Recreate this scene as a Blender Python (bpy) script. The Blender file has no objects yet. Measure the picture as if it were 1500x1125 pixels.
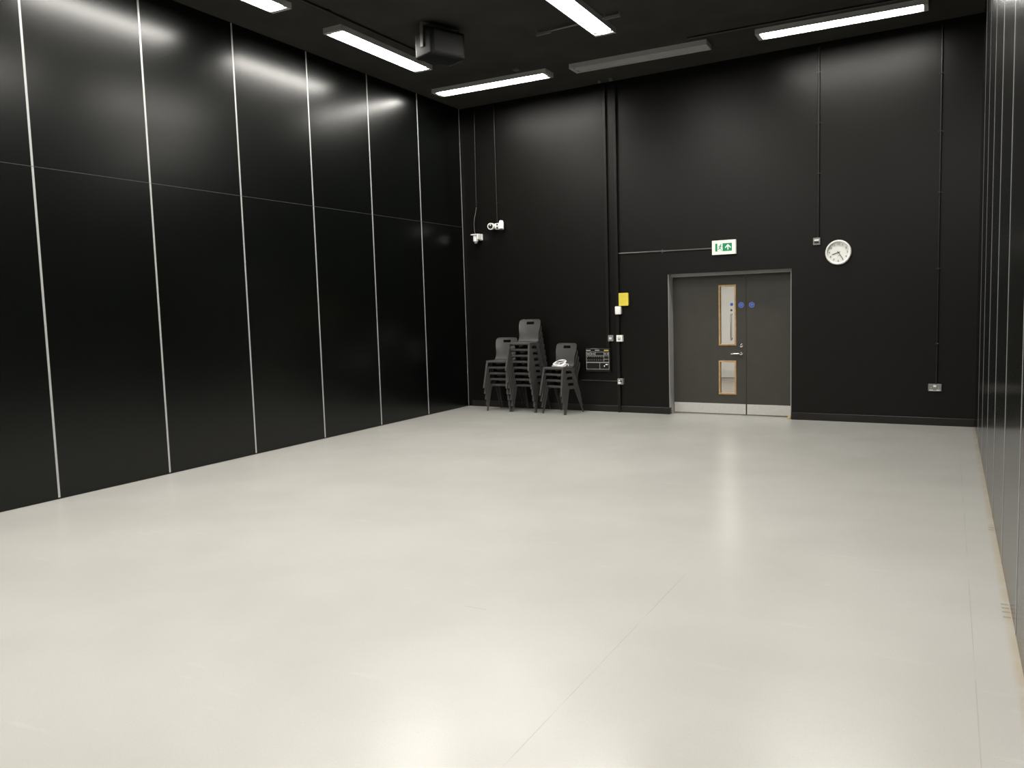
import bpy, bmesh, math
from mathutils import Vector, Matrix

S = bpy.context.scene
COL = S.collection
PI = math.pi

# ------------------------------------------------------------------ measures
W = 7.662            # room width
SL = 0.0533          # the door wall stands slightly out of square
TH = -math.atan(SL)
H = 5.035            # ceiling height
YR = -13.3           # wall behind the viewer
ZL = 4.97            # underside of the ceiling lights

def bw(x, z, b=0.0):
    """point on the door wall (x across the room, z up, b into the wall)"""
    return Vector((x, SL * (W - x) + b, z))

# ------------------------------------------------------------------ materials
MATS = {}
def mat(name, col, rough=0.5, metal=0.0, spec=0.5, noise=None, bump=None, emit=None, estr=0.0):
    if name in MATS:
        return MATS[name]
    m = bpy.data.materials.new(name); m.use_nodes = True
    nt = m.node_tree; b = nt.nodes['Principled BSDF']
    b.inputs['Base Color'].default_value = (*col, 1)
    b.inputs['Roughness'].default_value = rough
    b.inputs['Metallic'].default_value = metal
    b.inputs['Specular IOR Level'].default_value = spec
    if emit:
        b.inputs['Emission Color'].default_value = (*emit, 1)
        b.inputs['Emission Strength'].default_value = estr
    if noise or bump:
        tc = nt.nodes.new('ShaderNodeTexCoord')
        n = nt.nodes.new('ShaderNodeTexNoise')
        nt.links.new(tc.outputs['Object'], n.inputs['Vector'])
        n.inputs['Detail'].default_value = 4
        n.inputs['Scale'].default_value = (noise or bump)[0]
        if noise:
            r = nt.nodes.new('ShaderNodeMapRange')
            r.inputs['To Min'].default_value = 1 - noise[1]; r.inputs['To Max'].default_value = 1 + noise[1]
            r.inputs['From Min'].default_value = 0.25; r.inputs['From Max'].default_value = 0.75
            mx = nt.nodes.new('ShaderNodeVectorMath'); mx.operation = 'SCALE'
            mx.inputs[0].default_value = col
            nt.links.new(n.outputs['Fac'], r.inputs['Value'])
            nt.links.new(r.outputs['Result'], mx.inputs['Scale'])
            nt.links.new(mx.outputs['Vector'], b.inputs['Base Color'])
        if bump:
            n2 = nt.nodes.new('ShaderNodeTexNoise'); n2.inputs['Scale'].default_value = bump[0]
            n2.inputs['Detail'].default_value = 3
            nt.links.new(tc.outputs['Object'], n2.inputs['Vector'])
            bp = nt.nodes.new('ShaderNodeBump'); bp.inputs['Strength'].default_value = bump[1]
            bp.inputs['Distance'].default_value = 0.01
            nt.links.new(n2.outputs['Fac'], bp.inputs['Height'])
            nt.links.new(bp.outputs['Normal'], b.inputs['Normal'])
    MATS[name] = m
    return m

M_black_wall = mat('matte black wall paint', (0.0034, 0.0031, 0.0025), 0.36, spec=0.30, noise=(3.0, 0.12), bump=(220, 0.12))
M_laminate = mat('black laminate panel', (0.0012, 0.0018, 0.0014), 0.25, spec=0.42, noise=(1.5, 0.15), bump=(6, 0.02))
M_laminate2 = mat('polished black laminate panel', (0.0022, 0.0028, 0.0022), 0.20, spec=0.36, noise=(1.5, 0.15), bump=(6, 0.02))
M_ceil = mat('black ceiling paint', (0.036, 0.035, 0.031), 0.8, spec=0.2, noise=(2.0, 0.2))
M_skirt = mat('black gloss skirting', (0.010, 0.0095, 0.008), 0.4, spec=0.4, noise=(4, 0.15))
M_alu = mat('brushed aluminium', (0.46, 0.465, 0.46), 0.40, metal=0.4, noise=(8, 0.05))
M_joint = mat('grey joint strip', (0.06, 0.06, 0.06), 0.4, metal=0.4)
M_trunk = mat('black plastic trunking', (0.008, 0.008, 0.007), 0.35, spec=0.3, noise=(6, 0.1))
M_cond = mat('black painted conduit', (0.011, 0.0105, 0.0095), 0.35, spec=0.5, noise=(9, 0.15))
M_cond_grey = mat('worn grey conduit', (0.08, 0.077, 0.07), 0.35, spec=0.5, noise=(9, 0.15))
M_leaf = mat('dark grey door laminate', (0.046, 0.0435, 0.037), 0.5, spec=0.35, noise=(5, 0.08))
M_frame = mat('mid grey door frame paint', (0.38, 0.377, 0.355), 0.45, noise=(5, 0.05))
M_steel = mat('brushed steel plate', (0.62, 0.61, 0.585), 0.38, metal=0.35, noise=(40, 0.06))
M_chrome = mat('polished steel', (0.75, 0.75, 0.74), 0.18, metal=1.0, noise=(12, 0.03))
M_oak = mat('oak beading', (0.42, 0.265, 0.11), 0.45, noise=(18, 0.22))
M_blue = mat('blue safety sign', (0.035, 0.10, 0.46), 0.45, noise=(14, 0.06))
M_pale_blue = mat('pale blue sign rim', (0.25, 0.33, 0.55), 0.45, noise=(14, 0.06))
M_white = mat('white plastic', (0.86, 0.86, 0.83), 0.4, noise=(10, 0.03))
M_cream = mat('cream sign housing', (0.80, 0.79, 0.70), 0.45, noise=(10, 0.03), emit=(1, 0.98, 0.86), estr=0.28)
M_green = mat('backlit green sign face', (0.004, 0.23, 0.085), 0.4, noise=(10, 0.04), emit=(0.005, 0.3, 0.11), estr=0.25)
M_signwhite = mat('backlit white pictogram', (0.8, 0.85, 0.8), 0.4, noise=(10, 0.02), emit=(0.9, 1, 0.93), estr=0.3)
M_plate = mat('grey metal face plate', (0.25, 0.247, 0.236), 0.4, metal=0.3, noise=(20, 0.08))
M_ink = mat('black print', (0.02, 0.02, 0.02), 0.5, noise=(10, 0.05))
M_midgrey = mat('mid grey plastic', (0.30, 0.30, 0.29), 0.45, noise=(10, 0.05))
M_dark = mat('dark plastic', (0.012, 0.012, 0.012), 0.35, noise=(10, 0.1))
M_panel = mat('black socket panel', (0.010, 0.010, 0.009), 0.4, spec=0.3, noise=(10, 0.1))
M_print = mat('pale grey panel print', (0.5, 0.5, 0.48), 0.5, noise=(60, 0.1))
M_yellow = mat('yellow paper', (0.70, 0.58, 0.06), 0.6, noise=(9, 0.06))
M_yellowtag = mat('yellow label', (0.55, 0.48, 0.10), 0.6, noise=(9, 0.06))
M_faint = mat('faint notice print', (0.55, 0.47, 0.06), 0.6, noise=(40, 0.1))
M_chair = mat('charcoal moulded plastic', (0.063, 0.062, 0.060), 0.34, spec=0.45, noise=(7, 0.1), bump=(160, 0.06))
M_housing = mat('white enamelled light housing', (0.42, 0.42, 0.41), 0.45, noise=(6, 0.04))
M_offdiff = mat('unlit prismatic diffuser', (0.40, 0.405, 0.40), 0.35, noise=(30, 0.06))
M_speaker = mat('black speaker cabinet', (0.007, 0.0073, 0.0073), 0.5, spec=0.3, noise=(12, 0.15))
M_grille = mat('dark speaker grille', (0.017, 0.0175, 0.018), 0.6, noise=(90, 0.3))
M_bracket = mat('grey metal bracket', (0.20, 0.20, 0.19), 0.35, metal=0.5, noise=(15, 0.1))
M_lobby = mat('lobby wall paint', (0.62, 0.60, 0.55), 0.6, noise=(3, 0.04))
M_lobbyfloor = mat('lobby brown grey floor', (0.17, 0.148, 0.122), 0.45, noise=(4, 0.12))
M_door2 = mat('pale grey lobby door', (0.56, 0.55, 0.525), 0.4, noise=(3, 0.05))
M_cable = mat('white cable sheath', (0.84, 0.82, 0.83), 0.35, noise=(12, 0.04))
M_cork = mat('yellowed wood wedge', (0.42, 0.34, 0.14), 0.6, noise=(20, 0.2))

def glow_mat(nm, st):
    m = bpy.data.materials.new(nm); m.use_nodes = True
    nt = m.node_tree; b = nt.nodes['Principled BSDF']
    b.inputs['Base Color'].default_value = (0.8, 0.8, 0.78, 1)
    b.inputs['Emission Color'].default_value = (1.0, 0.968, 0.90, 1)
    # prismatic diffuser: throws more light straight out than sideways
    ge = nt.nodes.new('ShaderNodeNewGeometry'); dp = nt.nodes.new('ShaderNodeVectorMath'); dp.operation = 'DOT_PRODUCT'
    nt.links.new(ge.outputs['Normal'], dp.inputs[0]); nt.links.new(ge.outputs['Incoming'], dp.inputs[1])
    ab = nt.nodes.new('ShaderNodeMath'); ab.operation = 'ABSOLUTE'; nt.links.new(dp.outputs['Value'], ab.inputs[0])
    ml = nt.nodes.new('ShaderNodeMath'); ml.operation = 'MULTIPLY'; ml.inputs[1].default_value = st
    nt.links.new(ab.outputs[0], ml.inputs[0]); nt.links.new(ml.outputs[0], b.inputs['Emission Strength'])
    mm = nt.nodes.new('ShaderNodeMath'); mm.operation = 'MULTIPLY_ADD'; mm.inputs[1].default_value = 0.65; mm.inputs[2].default_value = 0.35
    nt.links.new(ab.outputs[0], mm.inputs[0]); nt.links.new(mm.outputs[0], ml.inputs[0])
    tc = nt.nodes.new('ShaderNodeTexCoord'); v = nt.nodes.new('ShaderNodeTexNoise')
    v.inputs['Scale'].default_value = 60
    nt.links.new(tc.outputs['Object'], v.inputs['Vector'])
    bp = nt.nodes.new('ShaderNodeBump'); bp.inputs['Strength'].default_value = 0.1
    nt.links.new(v.outputs['Fac'], bp.inputs['Height']); nt.links.new(bp.outputs['Normal'], b.inputs['Normal'])
    return m
M_glow = glow_mat('glowing white diffuser', 90.0)
M_glow_dim = glow_mat('glowing diffuser dimmed for door wall row', 74.0)  # output set lower so the floor near the door wall comes out darker

def glass_mat():
    m = bpy.data.materials.new('clear glass'); m.use_nodes = True
    nt = m.node_tree; b = nt.nodes['Principled BSDF']
    b.inputs['Base Color'].default_value = (0.93, 0.95, 0.94, 1)
    b.inputs['Roughness'].default_value = 0.0
    b.inputs['Transmission Weight'].default_value = 1.0
    b.inputs['IOR'].default_value = 1.45
    return m
M_glass = glass_mat()

def floor_mat():
    m = bpy.data.materials.new('cream grey vinyl floor'); m.use_nodes = True
    nt = m.node_tree; N = nt.nodes; L = nt.links; b = N['Principled BSDF']
    tc = N.new('ShaderNodeTexCoord'); sep = N.new('ShaderNodeSeparateXYZ')
    L.new(tc.outputs['Object'], sep.inputs['Vector'])
    def math_(op, a, c=None, d=None):
        n = N.new('ShaderNodeMath'); n.operation = op
        for i, v in enumerate((a, c, d)):
            if v is None: continue
            if isinstance(v, (int, float)): n.inputs[i].default_value = v
            else: L.new(v, n.inputs[i])
        return n.outputs[0]
    def noise(scale, detail=4, stretch=None, rough=0.5):
        n = N.new('ShaderNodeTexNoise'); n.inputs['Scale'].default_value = scale
        n.inputs['Detail'].default_value = detail; n.inputs['Roughness'].default_value = rough
        if stretch:
            mp = N.new('ShaderNodeMapping'); mp.inputs['Scale'].default_value = stretch
            mp.inputs['Rotation'].default_value = (0, 0, 0.5)
            L.new(tc.outputs['Object'], mp.inputs['Vector']); L.new(mp.outputs['Vector'], n.inputs['Vector'])
        else:
            L.new(tc.outputs['Object'], n.inputs['Vector'])
        return n.outputs['Fac']
    def ramp(v, lo, hi):
        r = N.new('ShaderNodeMapRange'); r.interpolation_type = 'SMOOTHSTEP'
        r.inputs['From Min'].default_value = lo; r.inputs['From Max'].default_value = hi
        L.new(v, r.inputs['Value']); return r.outputs['Result']
    def mix(f, a, c):
        n = N.new('ShaderNodeMix'); n.data_type = 'RGBA'
        if isinstance(f, float): n.inputs[0].default_value = f
        else: L.new(f, n.inputs[0])
        for i, v in ((6, a), (7, c)):
            if isinstance(v, tuple): n.inputs[i].default_value = (*v, 1)
            else: L.new(v, n.inputs[i])
        return n.outputs[2]
    X, Y = sep.outputs['X'], sep.outputs['Y']
    base = mix(ramp(noise(0.9, 5), 0.3, 0.7), (0.355, 0.349, 0.328), (0.385, 0.379, 0.358))
    # fine fleck of the sheet
    base = mix(math_('MULTIPLY', ramp(noise(120, 2), 0.5, 0.72), 0.25), base, (0.30, 0.292, 0.268))
    # pale scuffs and drag marks
    sc = math_('MULTIPLY', ramp(noise(2.2, 3, (1.0, 5.0, 1.0)), 0.63, 0.72), ramp(noise(1.1, 2), 0.42, 0.6))
    base = mix(math_('MULTIPLY', sc, 0.24), base, (0.44, 0.435, 0.415))
    # welded seams of the sheet flooring
    def line(x0, w): return math_('LESS_THAN', math_('ABSOLUTE', math_('SUBTRACT', X, x0)), w)
    broken = ramp(noise(1.7, 3), 0.38, 0.55)
    s1 = math_('MULTIPLY', math_('MULTIPLY', line(5.951, 0.0018), math_('LESS_THAN', Y, -6.9)), broken)
    s2 = math_('MULTIPLY', math_('MULTIPLY', line(7.478, 0.002), math_('LESS_THAN', Y, -2.0)), broken)
    base = mix(math_('MULTIPLY', math_('MAXIMUM', s1, math_('MULTIPLY', s2, 0.7)), 0.5), base, (0.21, 0.19, 0.17))
    # yellowish residue along the foot of the right wall
    edge = math_('MULTIPLY', ramp(X, 7.612, 7.652), ramp(noise(5, 4), 0.2, 0.6))
    base = mix(math_('MULTIPLY', edge, 0.7), base, (0.335, 0.285, 0.205))
    # short dark tape dashes by the right wall
    for y0 in (-6.75, -6.81, -6.87, -6.95, -5.10, -5.16):
        k = math_('MULTIPLY', math_('LESS_THAN', math_('ABSOLUTE', math_('SUBTRACT', Y, y0)), 0.011),
                  math_('LESS_THAN', math_('ABSOLUTE', math_('SUBTRACT', X, 7.640)), 0.018))
        base = mix(math_('MULTIPLY', k, 0.5), base, (0.17, 0.15, 0.13))
    # one dark heel mark
    hm = math_('MULTIPLY', math_('LESS_THAN', math_('ABSOLUTE', math_('SUBTRACT', Y, -7.93)), 0.006),
               math_('LESS_THAN', math_('ABSOLUTE', math_('SUBTRACT', X, 5.05)), 0.07))
    base = mix(math_('MULTIPLY', hm, 0.22), base, (0.22, 0.2, 0.19))
    L.new(base, b.inputs['Base Color'])
    rg = N.new('ShaderNodeMapRange'); rg.inputs['To Min'].default_value = 0.22; rg.inputs['To Max'].default_value = 0.29
    L.new(noise(2.5, 4), rg.inputs['Value']); L.new(rg.outputs['Result'], b.inputs['Roughness'])
    b.inputs['Specular IOR Level'].default_value = 0.5
    bp = N.new('ShaderNodeBump'); bp.inputs['Strength'].default_value = 0.03; bp.inputs['Distance'].default_value = 0.01
    L.new(noise(60, 2), bp.inputs['Height']); L.new(bp.outputs['Normal'], b.inputs['Normal'])
    return m
M_floor = floor_mat()

# ------------------------------------------------------------------ mesh building
class MB:
    def __init__(self): self.bm = bmesh.new()
    def hexa(self, p):
        """8 corners: bottom ring 0-3, top ring 4-7 (same order)"""
        v = [self.bm.verts.new(q) for q in p]
        for f in ((3, 2, 1, 0), (4, 5, 6, 7), (0, 1, 5, 4), (1, 2, 6, 5), (2, 3, 7, 6), (3, 0, 4, 7)):
            self.bm.faces.new([v[i] for i in f])
        return self
    def box(self, x0, x1, y0, y1, z0, z1, bev=0.0, seg=2):
        t = bmesh.new()
        v = [t.verts.new(q) for q in ((x0, y0, z0), (x1, y0, z0), (x1, y1, z0), (x0, y1, z0), (x0, y0, z1), (x1, y0, z1), (x1, y1, z1), (x0, y1, z1))]
        for f in ((3, 2, 1, 0), (4, 5, 6, 7), (0, 1, 5, 4), (1, 2, 6, 5), (2, 3, 7, 6), (3, 0, 4, 7)):
            t.faces.new([v[i] for i in f])
        if bev: bmesh.ops.bevel(t, geom=list(t.edges), offset=bev, segments=seg, affect='EDGES', profile=0.6)
        self.absorb(t); return self
    def absorb(self, t, mtx=None):
        if mtx is not None: bmesh.ops.transform(t, matrix=mtx, verts=t.verts)
        me = bpy.data.meshes.new('tmp'); t.to_mesh(me); t.free()
        self.bm.from_mesh(me); bpy.data.meshes.remove(me)
    def cyl(self, p0, p1, r0, r1=None, n=24, cap=True):
        p0, p1 = Vector(p0), Vector(p1); d = p1 - p0
        t = bmesh.new()
        bmesh.ops.create_cone(t, cap_ends=cap, segments=n, radius1=r0, radius2=r0 if r1 is None else r1, depth=d.length)
        q = d.to_track_quat('Z', 'Y')
        self.absorb(t, Matrix.Translation((p0 + p1) / 2) @ q.to_matrix().to_4x4()); return self
    def sphere(self, c, r, sx=1, sy=1, sz=1):
        t = bmesh.new(); bmesh.ops.create_uvsphere(t, u_segments=20, v_segments=12, radius=r)
        self.absorb(t, Matrix.Translation(c) @ Matrix.Diagonal((sx, sy, sz, 1))); return self
    def poly(self, pts, y0, y1):
        """prism of an outline given in x,z, from depth y0 to y1"""
        a = [self.bm.verts.new((x, y0, z)) for x, z in pts]; b = [self.bm.verts.new((x, y1, z)) for x, z in pts]
        n = len(pts)
        self.bm.faces.new(a); self.bm.faces.new(list(reversed(b)))
        for i in range(n): self.bm.faces.new((a[i], b[i], b[(i + 1) % n], a[(i + 1) % n]))
        return self
    def lathe_y(self, prof, n=64, cx=0, cz=0):
        """profile (r, y) turned about the y axis"""
        rings = []
        for r, y in prof:
            rings.append([self.bm.verts.new((cx + r * math.cos(2 * PI * i / n), y, cz + r * math.sin(2 * PI * i / n))) for i in range(n)] if r > 1e-6
                         else [self.bm.verts.new((cx, y, cz))])
        for a, b in zip(rings, rings[1:]):
            for i in range(n):
                j = (i + 1) % n
                q = [a[i % len(a)], a[j % len(a)], b[j % len(b)], b[i % len(b)]]
                u = []
                for w in q:
                    if w not in u: u.append(w)
                if len(u) > 2: self.bm.faces.new(u)
        return self
    def tube(self, pts, r, n=10, closed=False):
        pts = [Vector(p) for p in pts]; m = len(pts); rings = []
        up = Vector((0, 0, 1))
        prev = None
        for i, p in enumerate(pts):
            a = pts[(i - 1) % m] if (closed or i > 0) else p
            c = pts[(i + 1) % m] if (closed or i < m - 1) else p
            t = (c - a).normalized()
            if prev is None:
                prev = t.cross(up)
                if prev.length < 1e-3: prev = t.cross(Vector((1, 0, 0)))
            prev = (prev - t * prev.dot(t)).normalized(); s = t.cross(prev)
            rings.append([self.bm.verts.new(p + r * (math.cos(2 * PI * k / n) * prev + math.sin(2 * PI * k / n) * s)) for k in range(n)])
        rr = list(zip(rings, rings[1:])) + ([(rings[-1], rings[0])] if closed else [])
        for a, b in rr:
            for k in range(n): self.bm.faces.new((a[k], a[(k + 1) % n], b[(k + 1) % n], b[k]))
        if not closed:
            self.bm.faces.new(list(reversed(rings[0]))); self.bm.faces.new(rings[-1])
        return self
    def build(self, name, m, parent=None, smooth=False, loc=None, rotz=0.0):
        bmesh.ops.recalc_face_normals(self.bm, faces=self.bm.faces)
        me = bpy.data.meshes.new(name); self.bm.to_mesh(me); self.bm.free()
        me.materials.append(m)
        if smooth:
            for p in me.polygons: p.use_smooth = True
            try: me.set_sharp_from_angle(angle=math.radians(38))
            except Exception: pass
        o = bpy.data.objects.new(name, me); COL.objects.link(o)
        if loc is not None: o.location = loc
        o.rotation_euler.z = rotz
        if parent: o.parent = parent
        return o

def tag(o, label=None, cat=None, group=None, kind=None):
    if label: o['label'] = label
    if cat: o['category'] = cat
    if group: o['group'] = group
    if kind: o['kind'] = kind
    return o

def empty(name, loc, rotz=0.0, **k):
    o = bpy.data.objects.new(name, None); COL.objects.link(o)
    o.empty_display_size = 0.1
    o.location = loc; o.rotation_euler.z = rotz
    return tag(o, **k)

def text_mesh(s, size, x, z, y, depth=0.0008):
    """glyph outlines of the built-in font as a bmesh, centred on x,z and facing -y"""
    cu = bpy.data.curves.new('glyphs', 'FONT'); cu.body = s; cu.size = size
    cu.align_x = 'CENTER'; cu.align_y = 'CENTER'; cu.extrude = depth
    o = bpy.data.objects.new('glyphs', cu); COL.objects.link(o)
    bpy.context.view_layer.update()
    me = bpy.data.meshes.new_from_object(o.evaluated_get(bpy.context.evaluated_depsgraph_get()))
    bpy.data.objects.remove(o); bpy.data.curves.remove(cu)
    t = bmesh.new(); t.from_mesh(me); bpy.data.meshes.remove(me)
    bmesh.ops.transform(t, matrix=Matrix.Translation((x, y, z)) @ Matrix.Rotation(PI / 2, 4, 'X'), verts=t.verts)
    return t

# ------------------------------------------------------------------ room shell
tag(MB().box(-0.2, W + 0.2, YR - 0.2, 0.42, -0.12, 0.0).build('floor', M_floor), kind='structure')
tag(MB().box(-0.2, W + 0.2, YR - 0.2, 0.70, H, H + 0.12).build('ceiling', M_ceil), kind='structure')
tag(MB().box(-0.2, W + 0.2, YR - 0.15, YR, 0, H).build('wall_rear', M_black_wall), kind='structure')

# door wall in its own frame: origin at the right end, x along the wall, y into the wall
OX0, OX1, OZ = 3.637 - W, 5.423 - W, 2.100
wb = MB()
wb.box(-W - 0.03, OX0, 0, 0.26, 0, H); wb.box(OX1, 0.03, 0, 0.26, 0, H); wb.box(OX0, OX1, 0, 0.26, OZ, H)
tag(wb.build('wall_back', M_black_wall, loc=(W, 0, 0), rotz=TH), kind='structure')
for x0, x1 in ((-W + 0.06, OX0 - 0.0), (OX1 + 0.0, -0.005)):
    k = MB().box(x0, x1, -0.016, -0.0005, 0.0, 0.100, 0.003, 1)
    if x0 < OX0: k.box(x1 - 0.002, x1 + 0.013, -0.016, 0.06, 0, 0.100, 0.003, 1)
    tag(k.build('baseboard_back', M_skirt, loc=(W, 0, 0), rotz=TH), kind='structure')

# folding partition walls, left and right
wl = MB().box(-0.12, 0, YR, 0.40, 0.014, H)
wl.box(-0.12, -0.012, YR, 0.40, 0.0, 0.014)
wl = tag(wl.build('wall_left', M_laminate), kind='structure')
for k in range(12):
    y = 0.38 - 1.2423 * k
    if y < YR: break
    MB().box(0.0002, 0.002, y - 0.011, y + 0.011, 0.016, 5.03, 0.0006, 1).build('edge_strip', M_alu, wl)
MB().box(0.0002, 0.0022, YR + 0.02, 0.36, 3.067, 3.0722).build('joint_strip', M_joint, wl)
wr = MB().box(W, W + 0.12, YR, 0.02, 0.006, H)
wr.box(W + 0.01, W + 0.12, YR, 0.02, 0.0, 0.006)
wr = tag(wr.build('wall_right', M_laminate2), kind='structure')
for k in range(12):
    y = 0.012 - 1.2018 * k
    if y < YR: break
    MB().box(W - 0.0018, W - 0.0002, y - 0.009, y + 0.009, 0.008, 5.03, 0.0006, 1).build('edge_strip', M_alu, wr)

# lobby seen through the door glass (frame of the door wall)
LB = dict(loc=(W, 0, 0), rotz=TH)
lx0, lx1, ly0, ly1 = -6.6, -1.6, 0.262, 6.05
tag(MB().box(lx0 - 0.1, lx1 + 0.1, ly0 - 0.04, ly1 + 0.1, -0.10, 0.002).build('floor_lobby', M_lobbyfloor, **LB), kind='structure')
tag(MB().box(lx0 - 0.1, lx1 + 0.1, ly0, ly1 + 0.1, 2.7, 2.8).build('ceiling_lobby', M_lobby, **LB), kind='structure')
tag(MB().box(lx0 - 0.1, lx0, ly0, ly1, 0.002, 2.7).build('wall_lobby_left', M_lobby, **LB), kind='structure')
tag(MB().box(lx1, lx1 + 0.1, ly0, ly1, 0.002, 2.7).build('wall_lobby_right', M_lobby, **LB), kind='structure')
dx0, dx1 = 2.18 - W, 3.10 - W
fw = MB(); fw.box(lx0, dx0, ly1, ly1 + 0.1, 0.002, 2.7); fw.box(dx1, lx1, ly1, ly1 + 0.1, 0.002, 2.7); fw.box(dx0, dx1, ly1, ly1 + 0.1, 2.06, 2.7)
tag(fw.build('wall_lobby_far', M_lobby, **LB), kind='structure')
d2 = empty('door_2', (W, 0, 0), TH, kind='structure')
lf2 = MB().box(dx0 + 0.004, dx1 - 0.004, ly1 + 0.02, ly1 + 0.064, 0.012, 2.05, 0.002, 1).build('door_leaf', M_door2, d2)
yf = ly1 + 0.02
MB().box(dx0 + 0.02, dx1 - 0.02, yf - 0.002, yf - 0.0002, 0.03, 0.185).build('kick_plate', M_steel, lf2)
hx = 2.835 - W
MB().cyl((hx + 0.005, yf - 0.003, 1.614), (hx + 0.005, yf - 0.0002, 1.614), 0.034, n=32).build('fire_door_sign', M_blue, lf2)
MB().cyl((hx, yf - 0.008, 1.489), (hx, yf - 0.0002, 1.489), 0.024, n=24).build('lock', M_chrome, lf2, True)
MB().tube([(hx, yf, 1.40), (hx, yf - 0.05, 1.40), (hx, yf - 0.065, 1.385), (hx, yf - 0.065, 0.89), (hx, yf - 0.05, 0.874), (hx, yf, 0.874)], 0.014, 12) \
    .cyl((hx, yf - 0.005, 1.40), (hx, yf, 1.40), 0.022).cyl((hx, yf - 0.005, 0.874), (hx, yf, 0.874), 0.022).build('pull_handle', M_chrome, lf2, True)
ld = bpy.data.lights.new('lobby_lamp', 'AREA'); ld.shape = 'RECTANGLE'; ld.size = 1.2; ld.size_y = 0.6
ld.energy = 140; ld.color = (1, 0.96, 0.9)
lo = bpy.data.objects.new('lobby_lamp', ld); COL.objects.link(lo); lo.location = (3.3, 3.9, 2.66)

# ------------------------------------------------------------------ double door
D = empty('door_1', bw(3.637, 0), TH, kind='structure')
KX = 1 / math.cos(TH)
def dl(x): return (x - 3.637) * KX      # room x -> distance along the wall from the opening
RW = dl(5.423)
LFY = 0.19
fr = MB()
fr.box(0, 0.013, 0.004, 0.256, 0, OZ, 0.001, 1); fr.box(RW - 0.026, RW, 0.085, 0.256, 0, OZ, 0.001, 1)
fr.box(0.013, RW - 0.026, 0.100, 0.256, OZ - 0.040, OZ, 0.001, 1)
fr.build('door_frame', M_frame, D)
def window(panel, leaf_holes, leaf):
    x0, x1, z0, z1 = panel
    e = 0.024
    b = MB()
    b.box(x0, x0 + e, LFY - 0.010, LFY + 0.054, z0, z1, 0.004, 2); b.box(x1 - e, x1, LFY - 0.010, LFY + 0.054, z0, z1, 0.004, 2)
    b.box(x0 + e, x1 - e, LFY - 0.010, LFY + 0.054, z0, z0 + e, 0.004, 2); b.box(x0 + e, x1 - e, LFY - 0.010, LFY + 0.054, z1 - e, z1, 0.004, 2)
    tag(b.build('window_beading', M_oak, leaf), label='oak beading around the door glass')
    MB().box(x0 + e, x1 - e, LFY + 0.018, LFY + 0.024, z0 + e, z1 - e).build('glass_pane', M_glass, leaf)
xl0, xs, xl1 = 0.015, dl(4.752), RW - 0.029
up = (dl(4.350), dl(4.609), 1.026, 1.912); lw = (dl(4.346), dl(4.607), 0.303, 0.806)
lm = MB()
for a in ((xl0, up[0], 0.010, 2.057), (up[1], xs - 0.002, 0.010, 2.057), (up[0], up[1], up[3], 2.057), (up[0], up[1], lw[3], up[2]), (up[0], up[1], 0.010, lw[2])):
    lm.box(a[0], a[1], LFY, LFY + 0.044, a[2], a[3])
leafA = lm.build('door_leaf', M_leaf, D)
window(up, None, leafA); window(lw, None, leafA)
leafB = MB().box(xs + 0.002, xl1, LFY, LFY + 0.044, 0.010, 2.057, 0.001, 1).build('door_leaf', M_leaf, D)
MB().box(xl0 + 0.006, xs - 0.010, LFY - 0.003, LFY - 0.0003, 0.017, 0.166, 0.0008, 1).build('kick_plate', M_steel, leafA)
MB().box(xs + 0.010, xl1 - 0.004, LFY - 0.003, LFY - 0.0003, 0.017, 0.166, 0.0008, 1).build('kick_plate', M_steel, leafB)
def disc(x, z, leaf):
    s = MB().cyl((x, LFY - 0.003, z), (x, LFY - 0.0004, z), 0.040, n=40).build('fire_door_sign', M_blue, leaf)
    tag(s, label='round blue fire door sign')
    MB().lathe_y([(0.040, LFY - 0.0030), (0.040, LFY - 0.0042), (0.0355, LFY - 0.0042), (0.0355, LFY - 0.0030)], 40, x, z).build('sign_rim', M_pale_blue, leaf)
    b2 = MB()
    for zz, ww in ((0.008, 0.022), (-0.004, 0.018)): b2.box(x - ww, x + ww, LFY - 0.0034, LFY - 0.0031, z + zz - 0.0022, z + zz + 0.0022)
    b2.build('sign_print', M_pale_blue, leaf)
disc(dl(4.681), 1.613, leafA); disc(dl(4.834), 1.612, leafB)
kx = dl(4.681)
MB().lathe_y([(0.026, LFY - 0.0003), (0.026, LFY - 0.008), (0.014, LFY - 0.010), (0.012, LFY - 0.018), (0.0, LFY - 0.018)], 32, kx, 1.027).build('lock', M_chrome, leafA, True)
lv = MB().lathe_y([(0.026, LFY - 0.0003), (0.026, LFY - 0.008), (0.011, LFY - 0.010), (0.011, LFY - 0.03)], 32, dl(4.678), 0.912)
lv.tube([(dl(4.678), LFY - 0.02, 0.912), (dl(4.678), LFY - 0.048, 0.912), (dl(4.670), LFY - 0.058, 0.911), (dl(4.655), LFY - 0.06, 0.910), (dl(4.545), LFY - 0.06, 0.907)], 0.0105, 14)
lv.build('lever_handle', M_chrome, leafA, True)

# ------------------------------------------------------------------ fittings on the door wall
def wall_thing(name, x, z, label, cat, group=None):
    return empty(name, bw(x, z), TH, label=label, cat=cat, group=group)

# trunkings (square section)
t = MB().box(-0.024, 0.024, -0.040, -0.0005, 1.012, 4.99, 0.002, 1).build('cable_trunking', M_trunk, loc=bw(2.670, 0), rotz=TH)
tag(t, 'black square cable trunking running from ceiling down to the socket panel', 'trunking')
t = MB().box(-0.022, 0.022, -0.045, -0.017, 0.001, 4.99, 0.002, 1).box(-0.018, 0.018, -0.018, -0.0005, 0.105, 4.99).build('cable_trunking', M_trunk, loc=bw(2.842, 0), rotz=TH)
tag(t, 'black square cable trunking running from ceiling to floor beside the yellow notice', 'trunking')

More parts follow.
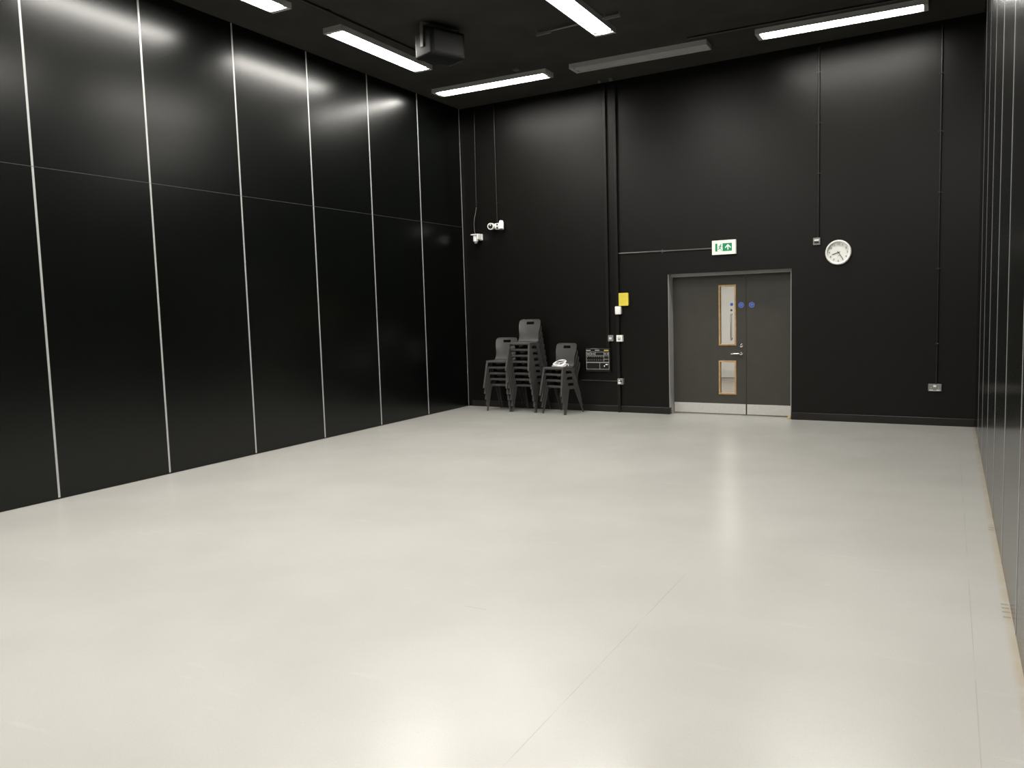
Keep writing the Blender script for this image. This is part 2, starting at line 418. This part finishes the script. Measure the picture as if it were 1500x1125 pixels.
def conduit(pts, r, label, clips=(), m=None, vertical=True, x=0, z=0):
    """round conduit on the wall; pts are (dx, dz) from the anchor"""
    e = empty('cable_conduit', bw(x, z), TH, label=label, cat='conduit')
    MB().tube([(a, -r - 0.004, c) for a, c in pts], r, 12).build('pipe', m or M_cond, e, True)
    for a, c in clips:
        k = MB()
        if vertical: k.box(a - r - 0.018, a + r + 0.018, -0.0055, -0.0005, c - 0.009, c + 0.009, 0.001, 1).box(a - r - 0.004, a + r + 0.004, -2 * r - 0.008, -0.001, c - 0.009, c + 0.009, 0.002, 1)
        else: k.box(a - 0.009, a + 0.009, -0.0055, -0.0005, c - r - 0.018, c + r + 0.018, 0.001, 1).box(a - 0.009, a + 0.009, -2 * r - 0.008, -0.001, c - r - 0.004, c + r + 0.004, 0.002, 1)
        k.build('saddle_clip', m or M_cond, e)
    return e
conduit([(0.02, 4.98), (0.0, 3.44), (0.0, 3.40)], 0.010, 'thin black conduit dropping from the ceiling to the hanging white camera', [(0.0, 3.46)], x=0.285, z=0)
conduit([(0.0, 4.98), (0.0, 3.075)], 0.010, 'thin black conduit dropping from the ceiling to the twin white spotlights', [(0.0, 3.42), (0.0, 4.08)], x=0.692, z=0)
conduit([(0.0, 4.98), (0.0, 2.49)], 0.013, 'black conduit dropping from the ceiling to the metal switch by the clock', [(0.0, 4.66), (0.0, 4.0), (0.0, 3.34)], x=5.779, z=0)
conduit([(0.0, 4.98), (0.0, 0.53)], 0.011, 'black conduit dropping from the ceiling to the double socket', [(0.0, 4.4), (0.0, 3.7), (0.0, 2.95), (0.0, 2.0), (0.0, 1.05)], x=7.226, z=0)
conduit([(0.0, 2.453), (1.462, 2.437)], 0.011, 'grey horizontal conduit between the floor trunking and the exit sign', [(0.70, 2.446)], M_cond_grey, False, x=2.866, z=0)
conduit([(0.0, 0.488), (0.62, 0.484)], 0.010, 'low horizontal conduit on the wall beside the right stack of chairs', [], M_cond, False, x=2.19, z=0)

# loose cable piece and hanging camera
c = MB().tube([(0.0, -0.012, 3.385), (-0.004, -0.03, 3.30), (-0.014, -0.06, 3.20), (-0.018, -0.075, 3.10), (-0.006, -0.085, 2.98), (0.015, -0.09, 2.925)], 0.006, 8).build('camera_cable', M_cond_grey, loc=bw(0.285, 0), rotz=TH, smooth=True)
tag(c, 'short loose grey cable curving down to the hanging white camera', 'cable')
cam_e = wall_thing('security_camera', 0.300, 2.90, 'small white camera hanging from an arm below the leftmost conduit', 'camera')
br = MB().box(-0.058, 0.085, -0.150, -0.030, 0.010, 0.026, 0.003, 1)
br.box(0.060, 0.085, -0.150, -0.030, -0.065, 0.018, 0.004, 1).box(0.030, 0.090, -0.030, -0.0005, -0.075, 0.028, 0.003, 1)
br.build('bracket', M_white, cam_e)
MB().cyl((0.004, -0.090, 0.010), (0.004, -0.090, -0.092), 0.045, n=28).build('camera_body', M_white, cam_e, True)
MB().cyl((0.004, -0.090, -0.092), (0.004, -0.090, -0.110), 0.032, n=28).sphere((0.004, -0.090, -0.112), 0.031, 1, 1, 0.7).build('lens_dome', M_midgrey, cam_e, True)

tw = wall_thing('twin_spotlight', 0.716, 3.035, 'white twin-headed spotlight with one round black lens, high on the wall', 'spotlight')
MB().box(-0.048, 0.062, -0.060, -0.0005, -0.055, 0.045, 0.006, 2).build('mounting_box', M_white, tw)
MB().box(-0.036, -0.018, -0.075, -0.058, -0.040, 0.030, 0.002, 1).box(0.022, 0.040, -0.075, -0.058, -0.040, 0.030, 0.002, 1).box(-0.02, 0.024, -0.072, -0.058, -0.012, 0.004).cyl((-0.03, -0.066, -0.004), (-0.07, -0.085, -0.004), 0.009, n=14).cyl((0.03, -0.066, -0.004), (0.08, -0.078, -0.004), 0.009, n=14).build('yoke', M_white, tw)
MB().box(-0.016, 0.020, -0.0605, -0.0598, -0.05, 0.036).build('recess', M_dark, tw)
def spot_head(c, d, r, l, dark):
    c, d = Vector(c), Vector(d).normalized()
    a = c - d * l * 0.5; b = c + d * l * 0.5
    hd = MB().cyl(a, a + d * l * 0.3, r * 0.75, r, 28).cyl(a + d * l * 0.3, b, r, n=28).build('spot_head', M_white, tw, True)
    MB().cyl(b, b + d * 0.003, r * 0.74, n=28).build('lens', M_dark if dark else M_midgrey, hd, True)
    if dark:
        MB().sphere(b + d * 0.002 + Vector((0, -0.004, 0.018)), r * 0.24, 1, 0.5, 1).build('lamp', M_white, hd, True)
spot_head((-0.082, -0.100, -0.004), (0.22, -1, -0.05), 0.054, 0.12, True)
spot_head((0.092, -0.080, 0.006), (0.12, -0.25, -1), 0.043, 0.14, False)

# exit sign
EX = wall_thing('exit_sign', 4.500, 2.443, 'green and white illuminated running man exit sign above the double door', 'sign')
hw, hh = 0.168, 0.100
fm = MB(); ix0, ix1, iz0, iz1 = -0.122, 0.120, -0.056, 0.056
fm.box(-hw, ix0, -0.05, -0.0005, -hh, hh).box(ix1, hw, -0.05, -0.0005, -hh, hh).box(ix0, ix1, -0.05, -0.0005, -hh, iz0).box(ix0, ix1, -0.05, -0.0005, iz1, hh).box(ix0, ix1, -0.035, -0.0005, iz0, iz1)
fm.build('sign_housing', M_cream, EX)
MB().box(ix0 + 0.0005, ix1 - 0.0005, -0.048, -0.0355, iz0 + 0.0005, iz1 - 0.0005).build('sign_face', M_green, EX)
yy0, yy1 = -0.0492, -0.0481
MB().box(-0.090, -0.015, yy0, yy1, -0.052, 0.054).build('doorway_pictogram', M_signwhite, EX)
rm = MB(); ya, yb = -0.0506, -0.0493
def stroke(mb, p, q, w0, w1=None):
    w1 = w1 or w0; p, q = Vector(p), Vector(q); n = Vector((-(q - p).y, (q - p).x)).normalized()
    mb.poly([tuple(p + n * w0 / 2), tuple(p - n * w0 / 2), tuple(q - n * w1 / 2), tuple(q + n * w1 / 2)], ya, yb)
rm.cyl((-0.040, ya, 0.036), (-0.040, yb, 0.036), 0.0095, n=20)
stroke(rm, (-0.044, 0.026), (-0.056, -0.008), 0.018, 0.014)
stroke(rm, (-0.046, 0.022), (-0.072, 0.016), 0.007, 0.006); stroke(rm, (-0.072, 0.018), (-0.080, 0.002), 0.006, 0.005)
stroke(rm, (-0.044, 0.022), (-0.030, 0.006), 0.007, 0.006); stroke(rm, (-0.032, 0.006), (-0.016, 0.010), 0.006, 0.005)
stroke(rm, (-0.054, -0.006), (-0.038, -0.024), 0.011, 0.009); stroke(rm, (-0.039, -0.021), (-0.030, -0.048), 0.009, 0.007)
stroke(rm, (-0.058, -0.006), (-0.066, -0.026), 0.011, 0.008); stroke(rm, (-0.064, -0.024), (-0.088, -0.026), 0.008, 0.006)
rm.build('running_man', M_green, EX)
ar = MB(); AX = 0.062
ar.poly([(AX - 0.0075, -0.038), (AX + 0.0075, -0.038), (AX + 0.0075, 0.022), (AX - 0.0075, 0.022)], yy0, yy1)
ar.poly([(AX, 0.042), (AX - 0.040, 0.002), (AX - 0.040, -0.014), (AX - 0.034, -0.014), (AX, 0.020)], yy0 - 0.0002, yy1)
ar.poly([(AX, 0.042), (AX, 0.020), (AX + 0.034, -0.014), (AX + 0.040, -0.014), (AX + 0.040, 0.002)], yy0 - 0.0002, yy1)
ar.build('up_arrow', M_signwhite, EX)

# wall clock
CK = wall_thing('wall_clock', 6.036, 2.276, 'round white wall clock showing 8:24, right of the door', 'clock')
MB().lathe_y([(0.150, -0.0005), (0.163, -0.004), (0.165, -0.030), (0.158, -0.044), (0.148, -0.046), (0.138, -0.040), (0.134, -0.026)], 72).build('rim', M_white, CK, True)
MB().lathe_y([(0.0, -0.0245), (0.140, -0.0245), (0.140, -0.001)], 72).build('clock_face', M_white, CK, True)
for h in range(1, 13):
    a = 2 * PI * h / 12
    nm = MB(); nm.absorb(text_mesh(str(h), 0.037, 0.112 * math.sin(a), 0.112 * math.cos(a), -0.0255)); nm.build('numeral', M_ink, CK)
mk = MB()
for i in range(60):
    a = 2 * PI * i / 60; l = 0.007 if i % 5 == 0 else 0.004
    u = Vector((math.sin(a), math.cos(a))); n = Vector((u.y, -u.x)) * 0.0006
    p, q = u * 0.1325, u * (0.1325 - l)
    mk.poly([tuple(p + n), tuple(p - n), tuple(q - n), tuple(q + n)], -0.0252, -0.0246)
tag(mk.build('minute_track', M_ink, CK))
MB().box(-0.012, 0.020, -0.0252, -0.0246, -0.048, -0.044).build('dial_print', M_midgrey, CK)
def hand(deg, l, tail, w, y, nm):
    a = math.radians(deg); u = Vector((math.sin(a), math.cos(a))); n = Vector((u.y, -u.x))
    MB().poly([tuple(-u * tail + n * w), tuple(-u * tail - n * w), tuple(u * l * 0.85 - n * w), tuple(u * l), tuple(u * l * 0.85 + n * w)], y - 0.001, y).build(nm, M_ink, CK)
hand(252, 0.088, 0.024, 0.0042, -0.028, 'hour_hand'); hand(146, 0.118, 0.022, 0.0034, -0.031, 'minute_hand')
MB().cyl((0, -0.034, 0), (0, -0.0245, 0), 0.006, n=20).build('hub', M_ink, CK)

# face plates
def plate(name, x, z, w, h, d, m, label, cat):
    e = wall_thing(name, x, z, label, cat)
    MB().box(-w / 2, w / 2, -d, -0.0005, -h / 2, h / 2, 0.004, 2).build('face_plate', m, e)
    return e
p = plate('fused_spur', 5.760, 2.441, 0.092, 0.096, 0.032, M_plate, 'square metal wall switch plate left of the round clock', 'switch')
MB().box(-0.030, 0.030, -0.036, -0.0322, 0.006, 0.026, 0.001, 1).build('rocker', M_white, p)
MB().box(-0.028, 0.028, -0.034, -0.0322, -0.026, -0.004, 0.001, 1).build('fuse_carrier', M_dark, p)
p = plate('light_switch', 2.716, 1.156, 0.086, 0.094, 0.045, M_plate, 'grey metal switch plate with two white rockers, left of the white plate', 'switch')
for sx in (-0.017, 0.005): MB().box(sx - 0.008 + 0.004, sx + 0.012, -0.050, -0.0452, -0.016, 0.016, 0.002, 1).build('rocker', M_white, p)
p = plate('control_plate', 2.868, 1.154, 0.096, 0.098, 0.058, M_white, 'square white wall control plate beside the grey light switch', 'control plate')
MB().box(-0.022, 0.022, -0.061, -0.0582, -0.024, 0.024, 0.002, 1).build('button_panel', M_midgrey, p)
MB().box(-0.012, 0.014, -0.063, -0.0612, 0.002, 0.016, 0.001, 1).build('rocker', M_white, p)
p = plate('wall_socket', 2.872, 0.484, 0.095, 0.094, 0.058, M_plate, 'square metal socket low on the wall below the white control plate', 'socket')
MB().box(-0.034, 0.010, -0.064, -0.0582, -0.036, -0.006, 0.003, 1).build('socket_insert', M_white, p)
MB().box(-0.026, -0.004, -0.064, -0.0582, 0.004, 0.026, 0.002, 1).build('rocker', M_white, p)
MB().box(0.002, 0.028, -0.062, -0.0582, -0.006, 0.016, 0.002, 1).build('socket_opening', M_dark, p)
p = plate('double_socket', 7.209, 0.491, 0.152, 0.092, 0.040, M_plate, 'wide metal double socket low on the wall near the right corner', 'socket')
MB().box(-0.018, 0.016, -0.046, -0.0402, 0.008, 0.034, 0.002, 1).build('rocker', M_white, p)
for sx in (-0.043, 0.043):
    MB().box(sx - 0.022, sx + 0.022, -0.044, -0.0402, -0.036, -0.026, 0.002, 1).build('socket_shutter', M_white, p)
    MB().box(sx - 0.003, sx + 0.003, -0.0415, -0.0402, -0.012, 0.004).build('earth_slot', M_steel, p)
MB().box(-0.028, 0.028, -0.044, -0.0402, -0.042, -0.034, 0.001, 1).build('label_holder', M_steel, p)
# white box and yellow notice
e = wall_thing('control_box', 2.862, 1.585, 'small white rounded wall box directly below the yellow notice', 'control box')
MB().box(-0.048, 0.048, -0.085, -0.046, -0.062, 0.062, 0.012, 3).build('cover', M_white, e, True)
MB().box(-0.040, 0.040, -0.046, -0.0005, -0.052, 0.052, 0.003, 1).build('back_plate', M_midgrey, e)
e = wall_thing('yellow_notice', 2.945, 1.752, 'bright yellow paper notice on the wall above the white box', 'notice')
MB().box(-0.078, 0.078, -0.048, -0.046, -0.098, 0.098).box(-0.07, 0.07, -0.046, -0.0005, -0.09, 0.09).build('sheet', M_yellow, e)
pr = MB()
for i in range(7):
    z = 0.062 - i * 0.020
    pr.box(-0.056, 0.030 + 0.018 * ((i * 5) % 3 - 1), -0.0484, -0.0481, z - 0.0022, z + 0.0022)
pr.build('print_lines', M_faint, e)

# stage socket panel
SP = wall_thing('stage_socket_panel', 2.500, 0.816, 'black square socket panel with white ruled grid beside the right chair stack', 'socket panel')
PW, PH = 0.205, 0.184
MB().box(-PW, PW, -0.062, -0.0005, -PH, PH, 0.004, 1).build('panel_box', M_panel, SP)
gx0, gx1 = -PW + 0.006, PW - 0.014
gz = lambda v: PH - (v - 340) / 370.0 * 2 * PH        # rows as measured down the panel face
gxx = lambda u: -PW + (u - 228) / 400.0 * 2 * PW
g = MB(); y0, y1 = -0.0632, -0.0622; tt = 0.0042
def hl(v, a, b): g.box(gxx(a), gxx(b), y0, y1, gz(v) - tt / 2, gz(v) + tt / 2)
def vl(u, a, b): g.box(gxx(u) - tt / 2, gxx(u) + tt / 2, y0, y1, gz(b), gz(a))
hl(397, 234, 616); hl(455, 234, 616); hl(556, 234, 616); hl(566, 234, 616); hl(668, 234, 616); hl(510, 534, 616)
vl(236, 397, 668); vl(614, 397, 668); vl(308, 397, 455); vl(388, 397, 455); vl(532, 397, 556); vl(460, 566, 668)
g.build('ruled_grid', M_print, SP)
def bar(u0, u1, v0, v1, m, nm='printed_legend'): MB().box(gxx(u0), gxx(u1), y0, y1, gz(v1), gz(v0)).build(nm, m, SP)
bar(234, 308, 365, 376, M_print); bar(384, 458, 364, 374, M_print); bar(536, 611, 363, 378, M_yellowtag); bar(310, 440, 342, 346, M_midgrey)
for r in range(2):
    for k in range(8):
        u, v = 258 + k * 37, 486 + r * 50
        q = MB().lathe_y([(0.0125, -0.0622), (0.0125, -0.068), (0.009, -0.068), (0.009, -0.064), (0, -0.064)], 20, gxx(u), gz(v)).build('connector', M_dark, SP, True)
        MB().box(gxx(u) - 0.008, gxx(u) + 0.008, y0, y1, gz(v) + 0.0135, gz(v) + 0.017).build('connector_label', M_print, SP)
for u, v in ((258, 427), (284, 427), (332, 427), (366, 427), (554, 427), (594, 427), (554, 480), (594, 480)):
    q = MB().lathe_y([(0.013, -0.0622), (0.013, -0.067), (0.010, -0.067), (0.010, -0.064), (0, -0.064)], 20, gxx(u), gz(v)).build('connector', M_midgrey if v == 427 else M_dark, SP, True)
bar(556, 594, 586, 602, M_white, 'switch_rocker'); bar(530, 545, 606, 628, M_white, 'switch_rocker')

# small wedge at the door frame foot
wg = MB().hexa([(-0.02, -0.03, 0.0005), (0.02, -0.03, 0.0005), (0.02, 0.03, 0.0005), (-0.02, 0.03, 0.0005), (-0.02, -0.03, 0.006), (0.02, -0.03, 0.006), (0.02, 0.03, 0.034), (-0.02, 0.03, 0.034)]).build('door_wedge', M_cork, loc=(5.385, 0.17, 0))
tag(wg, 'tiny yellowed wedge on the floor at the right foot of the door', 'door wedge')

# ------------------------------------------------------------------ ceiling lights
def strip_light(cx, cy, along, lit, label):
    e = empty('ceiling_light', (cx, cy, ZL), 0 if along == 'x' else PI / 2, label=label, cat='ceiling light', group='long strip lights on the ceiling')
    L2, w2 = 0.965, 0.135
    hs = MB()
    hs.box(-L2, L2, -w2, w2, 0.020, H - ZL - 0.0005)                                   # tray
    hs.box(-L2, L2, -w2, -w2 + 0.012, 0.0, 0.021).box(-L2, L2, w2 - 0.012, w2, 0.0, 0.021)
    hs.build('housing', M_housing, e)
    for s in (-1, 1):
        MB().box(*sorted((s * L2, s * (L2 - 0.052))), -w2 + 0.012, w2 - 0.012, 0.0, 0.0195, 0.003, 1).build('end_cap', M_housing, e)
    # shallow bowed diffuser between the end caps
    a, b = L2 - 0.052, w2 - 0.013
    d = MB(); n, m_ = 24, 8; vs = []
    for i in range(n + 1):
        x = -a + 2 * a * i / n; row = []
        tt_ = min(1.0, (a - abs(x)) / 0.16); ww = b * (0.45 + 0.55 * math.sqrt(max(0, 1 - (1 - tt_) ** 2)))
        for j in range(m_ + 1):
            s = -1 + 2 * j / m_
            row.append(d.bm.verts.new((x, ww * s, 0.016 - 0.012 * (1 - s * s))))
        vs.append(row)
    for i in range(n):
        for j in range(m_): d.bm.faces.new((vs[i][j], vs[i + 1][j], vs[i + 1][j + 1], vs[i][j + 1]))
    d.build('diffuser', (M_glow, M_glow_dim)[lit - 1] if lit else M_offdiff, e, True)
    return e
strip_light(1.285, -0.785, 'x', 2, 'lit strip light along the door wall, over the chair stacks')
strip_light(3.575, -0.775, 'x', 0, 'unlit grey strip light along the door wall, between two lit ones')
strip_light(6.120, -0.800, 'x', 2, 'lit strip light along the door wall, above the clock')
strip_light(0.880, -2.905, 'y', 1, 'lit strip light beside the left wall, the one nearest the door wall')
strip_light(0.860, -5.630, 'y', 1, 'lit strip light beside the left wall, cut off by the top of the photo')
strip_light(3.575, -2.920, 'y', 1, 'lit strip light down the middle of the ceiling')
for y in (-8.36, -11.1): strip_light(0.860, y, 'y', 1, 'lit strip light of the left row, behind the camera side of the photo')
for y in (-5.65, -8.38, -11.1): strip_light(3.575, y, 'y', 1, 'lit strip light of the middle row, above the top of the photo')
for y in (-5.65, -8.38, -11.1): strip_light(6.79, y, 'y', 1, 'lit strip light of the right row, above the top of the photo')

# ------------------------------------------------------------------ other things on the ceiling
SPK = empty('loudspeaker', (1.94, -3.18, 4.80), math.radians(68), label='black box loudspeaker hung from the ceiling beside the left strip light', cat='loudspeaker')
MB().box(-0.25, 0.25, -0.17, 0.17, -0.16, 0.15, 0.03, 3).build('cabinet', M_speaker, SPK, True)
MB().box(-0.21, 0.21, -0.178, -0.168, -0.125, 0.115, 0.004, 1).build('front_grille', M_grille, SPK)
MB().box(-0.268, -0.253, -0.03, 0.03, -0.05, 0.225, 0.003, 1).box(0.253, 0.268, -0.03, 0.03, -0.05, 0.225, 0.003, 1).box(-0.268, 0.268, -0.03, 0.03, 0.215, 0.2345, 0.003, 1).build('hanging_yoke', M_bracket, SPK)

def ceil_conduit(p0, p1, label):
    e = empty('ceiling_conduit', p0, 0, label=label, cat='conduit')
    d = Vector(p1) - Vector(p0)
    MB().tube([(0, 0, 0), tuple(d)], 0.012, 10).build('pipe', M_cond, e, True)
    for f in (0.1, 0.5, 0.9):
        q = d * f
        MB().box(q.x - 0.02, q.x + 0.02, q.y - 0.02, q.y + 0.02, q.z, H - p0[2] - 0.0005, 0.002, 1).build('saddle_clip', M_cond, e)
ceil_conduit((4.35, -1.12, 5.015), (7.4, -1.12, 5.015), 'thin dark conduit across the ceiling behind the right strip light')
ceil_conduit((1.16, -6.4, 5.015), (1.22, -2.2, 5.015), 'thin dark conduit along the ceiling beside the left strip lights')

bar_e = empty('lighting_bar', (3.40, -2.44, 4.995), math.radians(-4), label='dark metal bar with grey end brackets crossing behind the middle strip light', cat='bar')
for xa, xb in ((-0.55, 0.02), (0.335, 0.56)): MB().tube([(xa, 0, 0), (xb, 0, 0)], 0.012, 14).build('bar_tube', M_bracket, bar_e, True)
for sx in (-0.46, 0.46):
    MB().box(sx - 0.10, sx + 0.10, -0.012, 0.012, -0.028, -0.014, 0.003, 1).box(sx - 0.10, sx - 0.085, -0.012, 0.012, -0.016, 0.0395, 0.003, 1).box(sx + 0.085, sx + 0.10, -0.012, 0.012, -0.016, 0.0395, 0.003, 1).build('end_bracket', M_bracket, bar_e)
for x, y, lb in ((1.91, -1.16, 'small grey junction box on the ceiling beside the strip light over the chairs'),
                 (2.66, 0.10, 'small grey junction box on the ceiling above the left trunking'),
                 (2.84, 0.10, 'small grey junction box on the ceiling above the right trunking')):
    s = 0.035 if y < 0 else 0.025
    e = empty('junction_box', (x, y, H - 0.0005), TH, label=lb, cat='junction box')
    MB().box(-s, s, -s, s, -0.035, 0, 0.004, 1).build('box', M_bracket, e)
    MB().cyl((0, 0, -0.039), (0, 0, -0.035), s * 0.6, n=20).build('cover', M_cond_grey, e)

# ------------------------------------------------------------------ stacking chairs
SEAT = [(-0.150, 0.402, 0.198), (-0.160, 0.412, 0.200), (-0.160, 0.428, 0.200), (-0.148, 0.438, 0.200), (-0.10, 0.440, 0.200), (-0.02, 0.437, 0.200), (0.04, 0.434, 0.197), (0.085, 0.436, 0.193), (0.115, 0.443, 0.189)]
BACK = [(0.115, 0.443, 0.189), (0.134, 0.453, 0.187), (0.149, 0.469, 0.185), (0.160, 0.492, 0.183), (0.170, 0.525, 0.181), (0.181, 0.570, 0.182), (0.190, 0.610, 0.187), (0.200, 0.650, 0.195), (0.210, 0.690, 0.200),
        (0.217, 0.717, 0.201), (0.228, 0.760, 0.199), (0.233, 0.778, 0.192), (0.236, 0.790, 0.180), (0.238, 0.797, 0.160), (0.239, 0.800, 0.140)]
US = [-1, -0.92, -0.8, -0.6, -0.35, 0.0, 0.35, 0.6, 0.8, 0.92, 1]
def shell(prof, hole=None, cup=0.0, th=0.006):
    mb = MB(); rows = []
    for y, z, w in prof:
        rows.append([mb.bm.verts.new((w * u, y - cup * (u * u) * min(1, max(0, (z - 0.45) / 0.15)) , z)) for u in US])
    fs = []
    for i in range(len(prof) - 1):
        for j in range(len(US) - 1):
            if hole and hole(prof[i][1], prof[i + 1][1], US[j], US[j + 1]): continue
            fs.append(mb.bm.faces.new((rows[i][j], rows[i][j + 1], rows[i + 1][j + 1], rows[i + 1][j])))
    bmesh.ops.recalc_face_normals(mb.bm, faces=fs)
    bmesh.ops.solidify(mb.bm, geom=fs, thickness=th)
    return mb
def xo(z): return 0.225 - 0.025 * z / 0.43       # outer half width of the legs, wider at the floor
def make_chair():
    root = empty('stacking_chair', (0, 0, 0), 0, cat='chair', group='stacked charcoal chairs')
    s = shell(SEAT)
    for sx in (-1, 1):                              # side skirts of the moulding
        s.hexa([(sx * (xo(0.385) - 0.004), -0.15, 0.385), (sx * xo(0.385), -0.15, 0.385), (sx * xo(0.385), 0.125, 0.385), (sx * (xo(0.385) - 0.004), 0.125, 0.385),
                (sx * (xo(0.435) - 0.004), -0.15, 0.435), (sx * xo(0.435), -0.15, 0.435), (sx * xo(0.435), 0.125, 0.432), (sx * (xo(0.435) - 0.004), 0.125, 0.432)])
    s.build('seat', M_chair, root, True)
    hole = lambda z0, z1, u0, u1: z0 > 0.71 and z1 < 0.77 and u0 > -0.36 and u1 < 0.36
    shell(BACK, hole, 0.022).build('backrest', M_chair, root, True)
    for sx in (-1, 1):
        # front leg: front web and outer flange
        l = MB(); t_ = 0.005
        def X(z, d): return sx * (xo(z) - d)
        l.hexa([(X(0, 0), -0.245, 0), (X(0, 0.030), -0.245, 0), (X(0, 0.030), -0.239, 0), (X(0, 0), -0.239, 0),
                (X(0.42, 0), -0.155, 0.42), (X(0.42, 0.036), -0.155, 0.42), (X(0.42, 0.036), -0.149, 0.42), (X(0.42, 0), -0.149, 0.42)])
        l.hexa([(X(0, 0), -0.240, 0), (X(0, t_), -0.240, 0), (X(0, t_), -0.210, 0), (X(0, 0), -0.210, 0),
                (X(0.40, 0), -0.155, 0.40), (X(0.40, t_), -0.155, 0.40), (X(0.40, t_), -0.085, 0.40), (X(0.40, 0), -0.085, 0.40)])
        l.build('leg', M_chair, root)
        l = MB()
        l.hexa([(X(0, 0), 0.244, 0), (X(0, 0.030), 0.244, 0), (X(0, 0.030), 0.250, 0), (X(0, 0), 0.250, 0),
                (X(0.41, 0), 0.100, 0.41), (X(0.41, 0.036), 0.100, 0.41), (X(0.41, 0.036), 0.106, 0.41), (X(0.41, 0), 0.106, 0.41)])
        l.hexa([(X(0, 0), 0.216, 0), (X(0, t_), 0.216, 0), (X(0, t_), 0.246, 0), (X(0, 0), 0.246, 0),
                (X(0.40, 0), 0.028, 0.40), (X(0.40, t_), 0.028, 0.40), (X(0.40, t_), 0.108, 0.40), (X(0.40, 0), 0.108, 0.40)])
        l.build('leg', M_chair, root)
    return root
def copy_tree(o, parent=None):
    c = o.copy(); COL.objects.link(c)
    if parent: c.parent = parent
    for ch in list(o.children): copy_tree(ch, c)
    return c
ORD = ['topmost', 'second from the top', 'third from the top', 'fourth from the top', 'fifth from the top', 'sixth from the top', 'seventh from the top']
proto = make_chair(); first = True
DZ, DY = 0.0972, -0.025
def stack(x, y, deg, n, where, last):
    global first
    a = math.radians(deg)
    for k in range(n):                             # k = 0 stands on the floor
        c = proto if first else copy_tree(proto); first = False
        d = DY * k
        c.location = (x - math.sin(a) * d, y + math.cos(a) * d, DZ * k + 0.0008); c.rotation_euler.z = a
        top = n - 1 - k
        pos = 'bottom one' if k == 0 else ORD[top]
        c['label'] = ('charcoal plastic chair, ' + pos + ' of the ' + where) if not (top == 0 and last) else last
stack(0.900, 0.075, 0, 5, 'left stack of five', None)
stack(1.378, 0.070, -4, 8, 'tall middle stack', None)
stack(1.990, -0.030, -13, 4, 'right stack of four', 'charcoal plastic chair with white cable on its seat, topmost of the right stack')

# white cable coiled on the top chair of the right stack
a = math.radians(-13); ch = 3
SX, SY = 1.990 - math.sin(a) * DY * 3, -0.030 + math.cos(a) * DY * 3
CO = empty('cable_coil', (SX, SY, 0.441 + DZ * 3), a, label='white cable coiled up on the seat of the top right chair', cat='cable')
cb = MB()
def loop(cx, cy, rx, ry, z0, tilt, roll, ph=0.0, n=44):
    pts = []
    for i in range(n):
        t_ = 2 * PI * i / n; x = rx * math.copysign(abs(math.cos(t_)) ** 0.8, math.cos(t_)); y = ry * math.copysign(abs(math.sin(t_)) ** 0.8, math.sin(t_))
        z = z0 + (y + ry) * math.tan(tilt) + x * roll + 0.004 * math.sin(3 * t_ + ph)
        pts.append((cx + x, cy + y, z))
    return pts
for i, (cx, cy, rx, ry, z0, ti, ro) in enumerate([(0.00, 0.00, 0.122, 0.072, 0.008, 0.12, 0.0), (0.006, 0.006, 0.112, 0.062, 0.018, 0.30, 0.02), (-0.004, 0.014, 0.116, 0.056, 0.024, 0.50, 0.05),
                                              (0.008, 0.020, 0.104, 0.050, 0.028, 0.62, 0.07), (0.035, 0.004, 0.070, 0.050, 0.016, 0.40, 0.05), (0.05, 0.0, 0.050, 0.040, 0.022, 0.55, 0.06)]):
    cb.tube(loop(cx, cy, rx, ry, z0 + 0.002, ti, ro, i), 0.0058, 8, True)
cb.build('coil', M_cable, CO, True)
MB().tube([(0.10, 0.02, 0.030), (0.125, 0.035, 0.040), (0.140, 0.045, 0.044), (0.150, 0.04, 0.030), (0.155, 0.03, 0.012)], 0.005, 8).build('cable_tail', M_cable, CO, True)
MB().box(-0.012, 0.012, -0.078, -0.042, 0.006, 0.050, 0.005, 2).build('plug', M_cable, CO, True)

# ------------------------------------------------------------------ camera, world, colour
f, yaw, pitch, roll = 1195.885, 0.4924, -0.0911, -0.0300
cy_, sy_, cp_, sp_ = math.cos(yaw), math.sin(yaw), math.cos(pitch), math.sin(pitch)
fwd = Vector((-sy_ * cp_, cy_ * cp_, sp_)); right = Vector((cy_, sy_, 0)); upv = right.cross(fwd)
r2 = math.cos(roll) * right + math.sin(roll) * upv; u2 = -math.sin(roll) * right + math.cos(roll) * upv
cd = bpy.data.cameras.new('camera'); cd.sensor_width = 36; cd.lens = 36 * f / 1500; cd.clip_start = 0.02
co = bpy.data.objects.new('camera', cd); COL.objects.link(co)
m = Matrix((r2, u2, -fwd)).transposed().to_4x4(); m.translation = Vector((7.3515, -11.7097, 1.6494))
co.matrix_world = m
S.camera = co
wd = bpy.data.worlds.new('world'); wd.use_nodes = True; S.world = wd
wd.node_tree.nodes['Background'].inputs['Color'].default_value = (0.01, 0.01, 0.01, 1)
S.view_settings.view_transform = 'Standard'; S.view_settings.look = 'None'
S.view_settings.gamma = 1; S.view_settings.use_curve_mapping = False
S.view_settings.exposure = 0.0
